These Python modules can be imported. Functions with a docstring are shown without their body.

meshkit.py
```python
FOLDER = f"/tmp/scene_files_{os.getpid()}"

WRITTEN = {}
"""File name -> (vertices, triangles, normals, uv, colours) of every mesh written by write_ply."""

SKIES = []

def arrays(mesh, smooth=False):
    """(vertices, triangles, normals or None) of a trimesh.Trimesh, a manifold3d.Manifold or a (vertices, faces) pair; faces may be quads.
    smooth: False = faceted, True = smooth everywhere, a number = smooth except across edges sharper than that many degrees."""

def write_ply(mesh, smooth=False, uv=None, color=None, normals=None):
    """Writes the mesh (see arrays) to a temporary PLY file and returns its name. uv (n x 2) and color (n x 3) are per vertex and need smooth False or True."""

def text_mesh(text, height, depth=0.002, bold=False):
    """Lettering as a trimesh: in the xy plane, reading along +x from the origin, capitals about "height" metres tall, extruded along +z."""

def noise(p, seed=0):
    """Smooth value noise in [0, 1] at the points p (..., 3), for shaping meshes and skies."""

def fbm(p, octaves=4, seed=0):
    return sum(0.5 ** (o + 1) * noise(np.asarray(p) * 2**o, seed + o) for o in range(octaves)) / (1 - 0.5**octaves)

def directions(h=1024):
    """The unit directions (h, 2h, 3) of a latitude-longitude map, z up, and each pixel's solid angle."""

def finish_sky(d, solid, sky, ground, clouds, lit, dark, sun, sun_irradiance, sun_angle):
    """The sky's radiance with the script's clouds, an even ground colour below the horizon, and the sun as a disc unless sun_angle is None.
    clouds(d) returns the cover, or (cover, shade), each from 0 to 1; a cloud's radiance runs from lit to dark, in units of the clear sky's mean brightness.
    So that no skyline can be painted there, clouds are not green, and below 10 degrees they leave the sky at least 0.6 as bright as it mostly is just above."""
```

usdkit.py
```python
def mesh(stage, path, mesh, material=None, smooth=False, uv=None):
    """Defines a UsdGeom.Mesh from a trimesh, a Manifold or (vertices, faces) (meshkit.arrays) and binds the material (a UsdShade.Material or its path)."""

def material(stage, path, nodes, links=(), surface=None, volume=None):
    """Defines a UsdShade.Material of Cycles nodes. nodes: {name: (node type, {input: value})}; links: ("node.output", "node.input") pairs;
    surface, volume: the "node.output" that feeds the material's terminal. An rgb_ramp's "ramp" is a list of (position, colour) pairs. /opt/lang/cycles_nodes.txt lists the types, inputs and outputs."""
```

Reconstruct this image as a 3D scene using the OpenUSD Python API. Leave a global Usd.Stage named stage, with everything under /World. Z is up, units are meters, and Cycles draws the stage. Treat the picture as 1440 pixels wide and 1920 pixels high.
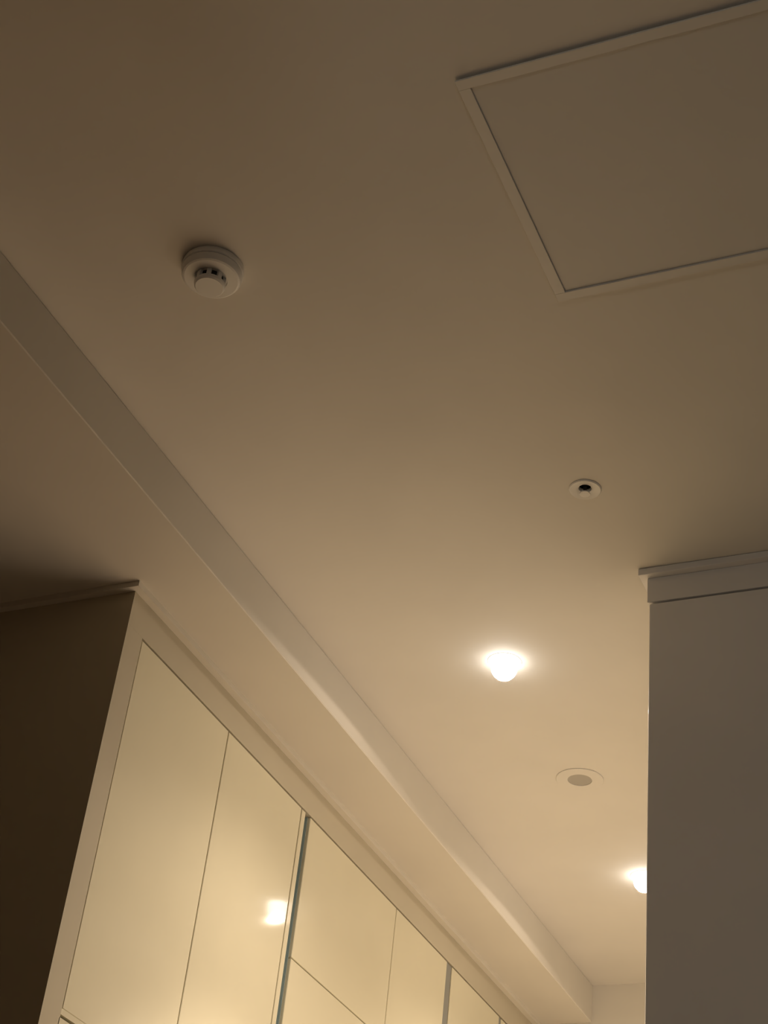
import math, random
import numpy as np, trimesh, manifold3d as m3
import usdkit
from pxr import Usd, UsdGeom, UsdLux, UsdShade, Gf, Sdf

random.seed(7)
stage = Usd.Stage.CreateInMemory()
UsdGeom.SetStageUpAxis(stage, UsdGeom.Tokens.z)
UsdGeom.SetStageMetersPerUnit(stage, 1.0)
UsdGeom.Xform.Define(stage, '/World')
UsdGeom.Scope.Define(stage, '/World/Looks')

# ------------------------------------------------------------------ camera
F_PX = 3162.56
AX = np.array([[0.91616232, 0.3878182, 0.10121094],
               [-0.15367886, 0.57311214, -0.80493806],
               [-0.37017485, 0.72189994, 0.5846632]])
CAM_Z = 0.75
cam = UsdGeom.Camera.Define(stage, '/World/camera')
A = 24.0
cam.CreateHorizontalApertureAttr(A)
cam.CreateVerticalApertureAttr(A * 1920 / 1440)
cam.CreateFocalLengthAttr(A * F_PX / 1440)
cam.CreateClippingRangeAttr(Gf.Vec2f(0.05, 60))
r, d, f = AX
cam.AddTransformOp().Set(Gf.Matrix4d(r[0], r[1], r[2], 0, -d[0], -d[1], -d[2], 0, -f[0], -f[1], -f[2], 0, 0, 0, CAM_Z, 1))
cam.CreateExposureAttr(0.12)

# ------------------------------------------------------------------ light settings (the lamps are built further down)
LAMP_COLOR = (1.0, 0.83, 0.67)
MAIN_POWER = 62.0            # narrow main beam of each downlight, straight down
WIDE_POWER = 6.2             # wide soft beam around it
SPILL_POWER = 0.48           # weak stray light, cut off just below the ceiling
FILL_GLOW = 6.0            # added unseen fill light, on the wall behind the camera
LENS_GLOW = 7.5            # brightness of the domed lens itself

# ------------------------------------------------------------------ helpers
S = 2.0                     # metres per measuring unit
def X(v): return v * S
def Z(v): return v * S + CAM_Z
CEIL = Z(1.0)

count = {}
def path_of(name, parent):
    base = str(parent.GetPath()) if parent is not None else '/World'
    k = count.get((base, name), 0); count[(base, name)] = k + 1
    return f'{base}/{name}' + (f'_{k:03d}' if k else '')

def obj(name, mesh, mat, parent=None, smooth=30, label=None):
    m = usdkit.mesh(stage, path_of(name, parent), mesh, LOOKS[mat], smooth=smooth)
    if label: m.GetPrim().SetCustomDataByKey('label', label)
    return m.GetPrim()

def tag(p, label=None, cat=None, group=None, kind=None):
    for k, v in (('label', label), ('category', cat), ('group', group), ('kind', kind)):
        if v: p.SetCustomDataByKey(k, v)
    return p

def thing(name, label, cat, loc=(0, 0, 0), group=None):
    x = UsdGeom.Xform.Define(stage, path_of(name, None))
    x.AddTranslateOp().Set(Gf.Vec3d(*map(float, loc)))
    return tag(x.GetPrim(), label, cat, group)

def struct(name, mesh, mat, label=None, smooth=False):
    return tag(obj(name, mesh, mat, smooth=smooth), label, None, None, 'structure')

def box(x0, x1, y0, y1, z0, z1, o=(0, 0, 0), c=0.0):
    """A box, with its edges chamfered by c; o is the origin of the thing it belongs to."""
    x0, x1, y0, y1, z0, z1 = x0 - o[0], x1 - o[0], y0 - o[1], y1 - o[1], z0 - o[2], z1 - o[2]
    if c <= 0:
        b = trimesh.creation.box((x1 - x0, y1 - y0, z1 - z0)); b.apply_translation(((x0 + x1) / 2, (y0 + y1) / 2, (z0 + z1) / 2)); return b
    P = []
    for sx, xx in ((1, x0), (-1, x1)):
        for sy, yy in ((1, y0), (-1, y1)):
            for sz, zz in ((1, z0), (-1, z1)):
                P += [(xx, yy + sy * c, zz + sz * c), (xx + sx * c, yy, zz + sz * c), (xx + sx * c, yy + sy * c, zz)]
    return m3.Manifold.hull_points(P)

def rounded_slab(x0, x1, y0, y1, z0, z1, r, o=(0, 0, 0), seg=48):
    """A box whose vertical edges are rounded with radius r."""
    cs = m3.CrossSection.square((x1 - x0 - 2 * r, y1 - y0 - 2 * r)).offset(r, m3.JoinType.Round, 2, seg)
    return m3.Manifold.extrude(cs, z1 - z0).translate((x0 + r - o[0], y0 + r - o[1], z0 - o[2]))

def lathe(profile, seg=96):
    """A solid of revolution about z; profile is a closed ring of (radius, z)."""
    return m3.Manifold.revolve(m3.CrossSection([np.array(profile, float)], m3.FillRule.EvenOdd), seg)

def cylinder(r0, z0, r1, z1, seg=72):
    return m3.Manifold.cylinder(abs(z1 - z0), r0 if z0 < z1 else r1, r1 if z0 < z1 else r0, seg).translate((0, 0, min(z0, z1)))

def join(*parts):
    out = parts[0]
    for p in parts[1:]: out = out + p
    return out

def solid(x0, x1, y0, y1, z0, z1):
    return m3.Manifold.cube((x1 - x0, y1 - y0, z1 - z0)).translate((x0, y0, z0))

# ------------------------------------------------------------------ materials
LOOKS = {}
def paint(name, color, rough=0.6, bump=0.05, scale=160.0, coat=0.0, var=0.03, spec=0.5):
    """Painted or lacquered surface: a slight mottling of tone and a fine roller texture."""
    n = {'tc': ('geometry', {}),
         'big': ('noise_texture', {'scale': 3.0, 'detail': 3.0}),
         'ramp': ('rgb_ramp', {'ramp': [(0.3, tuple(c * (1 - var) for c in color)), (0.7, tuple(min(1, c * (1 + var)) for c in color))]}),
         'fine': ('noise_texture', {'scale': scale, 'detail': 2.0}),
         'bump': ('bump', {'strength': bump, 'distance': 0.001}),
         'p': ('principled_bsdf', {'roughness': rough, 'coat_weight': coat, 'coat_roughness': 0.06, 'specular_ior_level': spec})}
    L = [('tc.position', 'big.vector'), ('tc.position', 'fine.vector'), ('big.fac', 'ramp.fac'), ('ramp.color', 'p.base_color'), ('fine.fac', 'bump.height'), ('bump.normal', 'p.normal')]
    LOOKS[name] = usdkit.material(stage, '/World/Looks/' + name, n, L, surface='p.BSDF')

def plain(name, color, rough=0.5, metal=0.0, emit=0.0, emit_color=(1, 1, 1)):
    LOOKS[name] = usdkit.material(stage, '/World/Looks/' + name, {'p': ('principled_bsdf', {'base_color': color, 'roughness': rough, 'metallic': metal, 'emission_strength': emit, 'emission_color': emit_color})}, [], surface='p.BSDF')

paint('ceiling_paint', (0.80, 0.77, 0.71), 0.75, 0.08, 220)
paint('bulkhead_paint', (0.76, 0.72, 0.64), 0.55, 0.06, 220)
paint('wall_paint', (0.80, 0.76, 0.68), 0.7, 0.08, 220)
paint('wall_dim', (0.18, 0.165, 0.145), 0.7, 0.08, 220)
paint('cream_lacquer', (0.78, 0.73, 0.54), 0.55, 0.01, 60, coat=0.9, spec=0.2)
paint('shaded_cream_lacquer', (0.58, 0.525, 0.40), 0.55, 0.01, 60, coat=0.3, spec=0.3)  # cream lacquer darkened, shade outside the lamp beam put into the colour
paint('grey_lacquer', (0.84, 0.82, 0.80), 0.5, 0.01, 60, coat=0.6, spec=0.3)
paint('trim_lacquer', (0.78, 0.74, 0.65), 0.4, 0.02, 90)
paint('hatch_white', (0.72, 0.70, 0.66), 0.6, 0.03, 200)
paint('hatch_frame_white', (0.775, 0.755, 0.71), 0.5, 0.03, 200)
plain('low_bounce_brown', (0.26, 0.19, 0.125), 0.5)  # unseen walls coloured dark to keep bounce off the left side panel
plain('low_bounce_floor', (0.09, 0.075, 0.06), 0.9)  # made-up dark floor covering, added to cut bounce onto the near ceiling
plain('fill_face', (0.02, 0.02, 0.02), 0.3, 0.0, FILL_GLOW, (1.0, 0.92, 0.80))
plain('carcass_dark', (0.18, 0.15, 0.11), 0.8)
plain('white_plastic', (0.88, 0.87, 0.84), 0.4)
plain('grey_plastic', (0.45, 0.43, 0.39), 0.6)
plain('vent_black', (0.03, 0.028, 0.025), 0.8)
plain('aluminium', (0.34, 0.35, 0.33), 0.45, 0.4)
plain('blue_aluminium', (0.36, 0.44, 0.44), 0.35, 0.35)
plain('chrome', (0.6, 0.6, 0.58), 0.2, 1.0)
plain('lens', (0.9, 0.88, 0.8), 0.3, 0.0, LENS_GLOW, (1.0, 0.96, 0.90))
LOOKS['floor_wood'] = usdkit.material(stage, '/World/Looks/floor_wood', {
    'tc': ('geometry', {}), 'map': ('mapping', {'scale': (1.2, 14.0, 1.0)}), 'n': ('noise_texture', {'scale': 3.0, 'detail': 6.0, 'distortion': 0.6}),
    'ramp': ('rgb_ramp', {'ramp': [(0.3, (0.50, 0.38, 0.26)), (0.7, (0.60, 0.48, 0.34))]}), 'p': ('principled_bsdf', {'roughness': 0.45})},
    [('tc.position', 'map.vector'), ('map.vector', 'n.vector'), ('n.fac', 'ramp.fac'), ('ramp.color', 'p.base_color')], surface='p.BSDF')

# ------------------------------------------------------------------ the room
WL, WR, WF, WB = -2.45, 1.8, -2.6, X(2.508)      # inner faces of the left, right, front and back walls
XB = X(-0.808); ZS = Z(0.940)                     # bulkhead face and soffit
XC = X(-0.8991)                                   # face of the tall cabinets on the left

lamp_spots = [(X(-0.6115), X(1.5380)), (X(-0.6140), X(2.1230))]
spr = (X(-0.4260), X(1.2512))
ceiling = solid(WL - 0.1, WR + 0.1, WF - 0.1, WB + 0.1, CEIL, CEIL + 0.12) - cylinder(0.0245, CEIL - 0.01, 0.0245, CEIL + 0.06).translate((*spr, 0))
struct('ceiling', ceiling, 'ceiling_paint', 'off-white painted plaster ceiling')
struct('bulkhead', box(WL, XB, WF, WB, ZS, CEIL, c=0.002), 'bulkhead_paint', 'painted drop bulkhead running along the left side above the cabinets', smooth=False)
struct('floor', box(WL - 0.1, WR + 0.1, 2.0, WB + 0.1, -0.1, 0), 'floor_wood')
struct('floor', box(WL - 0.1, WR + 0.1, WF - 0.1, 1.999, -0.1, 0), 'low_bounce_floor')
struct('wall_left', box(WL - 0.1, WL, WF - 0.1, WB + 0.1, 0, CEIL), 'low_bounce_brown')
struct('light_block_wall', box(WL, -0.62, 0.33, 0.45, 0, ZS), 'low_bounce_brown')  # added out of view to block the fill light from the left side panel
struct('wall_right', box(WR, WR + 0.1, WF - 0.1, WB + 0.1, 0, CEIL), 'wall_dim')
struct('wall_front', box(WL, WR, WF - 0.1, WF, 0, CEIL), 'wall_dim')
struct('wall_back', box(WL, WR, WB, WB + 0.1, 0, CEIL), 'wall_paint')

# ------------------------------------------------------------------ tall cabinets along the left side
ZD = Z(0.8940); ZF = Z(0.9335)                    # door tops, underside of the cornice
y0 = X(1.2137)
G = 0.0035; T = 0.02; CAB_BACK = WL + 0.005
def door(parent, name, ya, yb, za, zb, mat='cream_lacquer', gap=G, o=(0, 0, 0)):
    return obj(name, box(XC - T, XC, ya + gap / 2, yb - gap / 2, za, zb, o, c=0.0012), mat, parent)

def cabinet(label, ya, yb):
    o = (XC, ya, 0)
    t = thing('tall_cabinet', label, 'cabinet', o, 'cream tall cabinets along the left wall')
    obj('carcass', box(CAB_BACK, XC - T - 0.002, ya + 0.0195, yb, 0, ZD - 0.002, o), 'carcass_dark', t)
    return t, o

t, o = cabinet('cream lacquered tall cabinet nearest the left edge with a dark shaded end panel', y0, X(1.6470))
obj('side_panel', box(CAB_BACK, XC - T, y0, y0 + 0.019, 0, ZD - 0.0001, o), 'shaded_cream_lacquer', t, label='shaded side panel facing the room')
obj('stile', box(XC - T, XC, y0, X(1.2435), 0, ZD - 0.0001, o), 'shaded_cream_lacquer', t, smooth=False)
door(t, 'door', X(1.2435), X(1.4422), Z(0.5008), ZD - 0.004, o=o)
door(t, 'door', X(1.4422), X(1.6360), Z(0.5008), ZD - 0.004, o=o)
obj('rail', box(XC - T, XC, X(1.2435), X(1.6360), Z(0.4950), Z(0.5008) - 0.0008, o), 'cream_lacquer', t)
door(t, 'door', X(1.2435) - 0.005, X(1.4422), 0.1, Z(0.4950) - 0.005, o=o)
door(t, 'door', X(1.4422), X(1.6360), 0.1, Z(0.4950) - 0.005, o=o)
obj('filler_strip', box(XC - T, XC, X(1.6360) + 0.003, X(1.6470), 0.1, ZD - 0.004, o, c=0.001), 'cream_lacquer', t)

t, o = cabinet('wide cream tall cabinet just right of the blue-grey metal strip', X(1.6472), X(2.1230))
ch = X(1.6470); cw = X(1.6606)
prof = join(solid(XC - 0.03, XC - 0.017, ch, cw, 0.1, ZD - 0.004), solid(XC - 0.018, XC - 0.004, ch + 0.0005, ch + 0.0025, 0.1, ZD - 0.004), solid(XC - 0.018, XC - 0.006, cw - 0.004, cw - 0.0022, 0.1, ZD - 0.004))
obj('edge_profile', prof.translate((-o[0], -o[1], 0)), 'blue_aluminium', t, smooth=False, label='blue-grey metal grip channel')
door(t, 'door', X(1.6606), X(1.9350), Z(0.7146) + 0.0015, ZD - 0.004, o=o)
door(t, 'door', X(1.6606), X(1.9350), 0.1, Z(0.7146) - 0.0015, o=o)
door(t, 'door', X(1.9350), X(2.1230), 0.1, ZD - 0.004, gap=0.005, o=o)

t, o = cabinet('cream tall cabinet just right of the plain grey metal strip', X(2.1232), X(2.3395))
obj('edge_profile', box(XC - 0.03, XC - 0.0025, X(2.1230) + 0.002, X(2.1415) - 0.001, 0.1, ZD - 0.004, o), 'aluminium', t, smooth=False, label='plain grey metal strip')
door(t, 'door', X(2.1415), X(2.3395), 0.1, ZD - 0.004, o=o)

t, o = cabinet('cream tall cabinet at the far end against the back wall', X(2.3397), WB - 0.004)
obj('edge_profile', box(XC - 0.03, XC - 0.0025, X(2.3395) + 0.002, X(2.3487) - 0.001, 0.1, ZD - 0.004, o), 'aluminium', t, smooth=False, label='plain grey metal strip')
door(t, 'door', X(2.3487), WB - 0.005, 0.1, ZD - 0.004, o=o)

tag(obj('fascia_board', join(solid(XC - 0.06, XC, y0, WB - 0.003, ZD, ZF - 0.0002), solid(CAB_BACK, XC - 0.05, y0, y0 + 0.019, ZD, ZF - 0.0002)), 'shaded_cream_lacquer', smooth=False), 'long cream fascia board between the cabinet doors and the cornice', 'fascia')
PRJ = X(0.0084)
L1 = solid(CAB_BACK, XC + PRJ, y0 - PRJ, WB - 0.003, ZF, ZS)
struct('trim_1', L1, 'trim_lacquer', 'slim square cornice between the left cabinets and the bulkhead')

# ------------------------------------------------------------------ tall cabinet on the right
ry = X(1.404); rx = X(-0.4067)
o = (rx, ry, 0)
t = thing('end_cabinet', 'tall grey cabinet on the right with flat front panel and cornice', 'cabinet', o)
obj('carcass', box(rx + 0.006, WR - 0.01, ry + 0.022, WB - 0.004, 0, CEIL - 0.02, o), 'grey_lacquer', t)
obj('fascia', box(rx, WR - 0.01, ry, ry + 0.021, Z(0.962), Z(0.9918), o, c=0.001), 'grey_lacquer', t)
obj('cornice', box(X(-0.4144), WR - 0.01, X(1.396), WB - 0.004, Z(0.9918), CEIL - 0.0005, o, c=0.001), 'grey_lacquer', t)
px = X(-0.4043)
for i in range(3):
    a = px + i * 0.72
    obj('panel', rounded_slab(a, a + 0.717, ry - 0.001, ry + 0.021, 0.08, Z(0.962) - 0.006, 0.0035, o), 'grey_lacquer', t, smooth=25)

# ------------------------------------------------------------------ access hatch in the ceiling
hx0, hx1, hy0, hy1 = X(-0.3674), X(-0.1194), X(0.7428), X(0.9897)
w = X(0.0092); fz = CEIL - 0.0072
o = (hx0, hy0, CEIL)
t = thing('access_hatch', 'square white ceiling access hatch with a raised frame', 'hatch', o)
for nm, a in (('frame_rail', (hx0, hx1, hy0, hy0 + w)), ('frame_rail', (hx0, hx1, hy1 - w, hy1)), ('frame_rail', (hx0, hx0 + w, hy0 + w, hy1 - w)), ('frame_rail', (hx1 - w, hx1, hy0 + w, hy1 - w))):
    obj(nm, box(*a, fz, fz + 0.0032, o, c=0.0004), 'hatch_frame_white', t, smooth=False)
obj('shadow_gap_neck', solid(hx0 + 0.008, hx1 - 0.008, hy0 + 0.008, hy1 - 0.008, fz + 0.003, CEIL - 0.0003).translate((-o[0], -o[1], -o[2])) - solid(hx0 + w, hx1 - w, hy0 + w, hy1 - w, fz - 0.01, CEIL + 0.01).translate((-o[0], -o[1], -o[2])), 'hatch_white', t, smooth=False)  # set in under the rails so the gap reads as a dark shadow line
obj('panel', box(hx0 + w + 0.0003, hx1 - w - 0.0003, hy0 + w + 0.0003, hy1 - w - 0.0003, CEIL - 0.0035, CEIL - 0.0003, o), 'hatch_white', t, smooth=False)

# ------------------------------------------------------------------ smoke detector
sd = (X(-0.6374), X(0.8677))
t = thing('smoke_detector', 'round white smoke detector with a dark slotted centre cap', 'detector', (*sd, CEIL))
obj('base', lathe([(0, -0.0003), (0.053, -0.0003), (0.0535, -0.004), (0.0535, -0.011), (0.052, -0.0125), (0, -0.0125)]), 'white_plastic', t, smooth=25)
obj('body', lathe([(0, -0.0125), (0.0505, -0.0125), (0.0525, -0.014), (0.0515, -0.022), (0.049, -0.026), (0.046, -0.0275), (0.029, -0.0275), (0.0275, -0.026), (0, -0.026)]), 'white_plastic', t, smooth=25)
core = lathe([(0, -0.026), (0.0215, -0.026), (0.0215, -0.039), (0, -0.039)])
obj('sensor_core', core, 'vent_black', t)
obj('cap', lathe([(0, -0.039), (0.0265, -0.039), (0.0272, -0.0405), (0.0262, -0.0445), (0.0235, -0.0470), (0, -0.0475)]), 'white_plastic', t, smooth=25)
for k in range(8):
    a = math.radians(22.5 + 45 * k)
    c, s = math.cos(a), math.sin(a)
    rib = m3.Manifold.cube((0.006, 0.0075, 0.0135)).translate((0.0205, -0.00375, -0.0393)).rotate((0, 0, math.degrees(a)))
    obj('rib', rib, 'white_plastic', t, smooth=False)

# ------------------------------------------------------------------ sprinkler
t = thing('sprinkler_head', 'small round white recessed sprinkler with a dark opening and hanging disc', 'sprinkler', (*spr, CEIL))
obj('escutcheon', lathe([(0.0318, -0.0003), (0.0320, -0.0014), (0.0300, -0.0034), (0.0200, -0.0026), (0.0128, 0.0010), (0.0122, 0.0090), (0.0180, 0.0090), (0.0230, -0.0003)]), 'white_plastic', t, smooth=25)
obj('cup', lathe([(0.0122, 0.0092), (0.0122, 0.0400), (0, 0.0400), (0, 0.0420), (0.0160, 0.0420), (0.0160, 0.0092)]), 'vent_black', t, smooth=25)
obj('stem', cylinder(0.0035, -0.0105, 0.0035, 0.0400), 'vent_black', t)
obj('deflector', lathe([(0, -0.0105), (0.0098, -0.0105), (0.0104, -0.0116), (0.0098, -0.0130), (0, -0.0134)]), 'white_plastic', t, smooth=25)

# ------------------------------------------------------------------ round speaker plate
t = thing('ceiling_speaker', 'flat round white ceiling plate with a greyer centre disc', 'speaker', (X(-0.6146), X(1.8292), CEIL))
obj('rim', lathe([(0.0305, -0.0003), (0.0600, -0.0003), (0.0602, -0.0016), (0.0590, -0.0028), (0.0315, -0.0034), (0.0305, -0.0026)]), 'ceiling_paint', t, smooth=25)
obj('grille', lathe([(0, -0.0003), (0.0303, -0.0003), (0.0303, -0.0016), (0, -0.0016)]), 'grey_plastic', t, smooth=25)

# ------------------------------------------------------------------ downlights
LENS_R, LENS_D = 0.0305, 0.0470
for i, (lx, ly) in enumerate(lamp_spots):
    t = thing('downlight', ('bright round downlight with a glowing lens, the nearer one in open ceiling', 'bright round downlight partly hidden behind the right cabinet edge')[i], 'lamp', (lx, ly, CEIL), 'round ceiling downlights')
    obj('trim_ring', lathe([(0.0240, -0.0003), (0.0390, -0.0003), (0.0390, -0.0005), (0.0380, -0.0009), (0.0240, -0.0009)]), 'white_plastic', t, smooth=25)
    a = np.linspace(math.radians(-34), math.pi / 2, 26)
    glare_dome = [(0, -0.0003)] + [(LENS_R * math.cos(q), -0.0165 - LENS_R * math.sin(q)) for q in a]  # bulged beyond a flat lens so its shape stands for the round glare
    obj('lens', lathe(glare_dome), 'lens', t, smooth=True)
    for nm, power, cone, soft in (('main_beam', MAIN_POWER, 40.0, 1.0), ('wide_beam', WIDE_POWER, 66.0, 0.8), ('spill_beam', SPILL_POWER, 86.0, 0.05)):
        N = UsdLux.SphereLight.Define(stage, f'{t.GetPath()}/{nm}')
        N.AddTranslateOp().Set(Gf.Vec3d(0, 0, -LENS_D - 0.004)); N.CreateRadiusAttr(0.004 if nm == 'spill_beam' else 0.02); N.CreateNormalizeAttr(True)
        N.CreateColorAttr(Gf.Vec3f(*LAMP_COLOR)); N.CreateIntensityAttr(power)
        sh = UsdLux.ShapingAPI.Apply(N.GetPrim()); sh.CreateShapingConeAngleAttr(cone); sh.CreateShapingConeSoftnessAttr(soft)

# ------------------------------------------------------------------ added glowing panel behind the camera, fills the right cabinet face
o = (0.6, WF, 0.75)
t = thing('fill_panel', 'added unseen glowing fill panel with a thin black frame', 'fill_panel', o)
obj('frame', box(0.05, 1.15, WF + 0.002, WF + 0.045, 0.82, 1.46, o, c=0.004), 'vent_black', t)
obj('fill_face', box(0.06, 1.14, WF + 0.0455, WF + 0.047, 0.83, 1.45, o), 'fill_face', t, smooth=False)
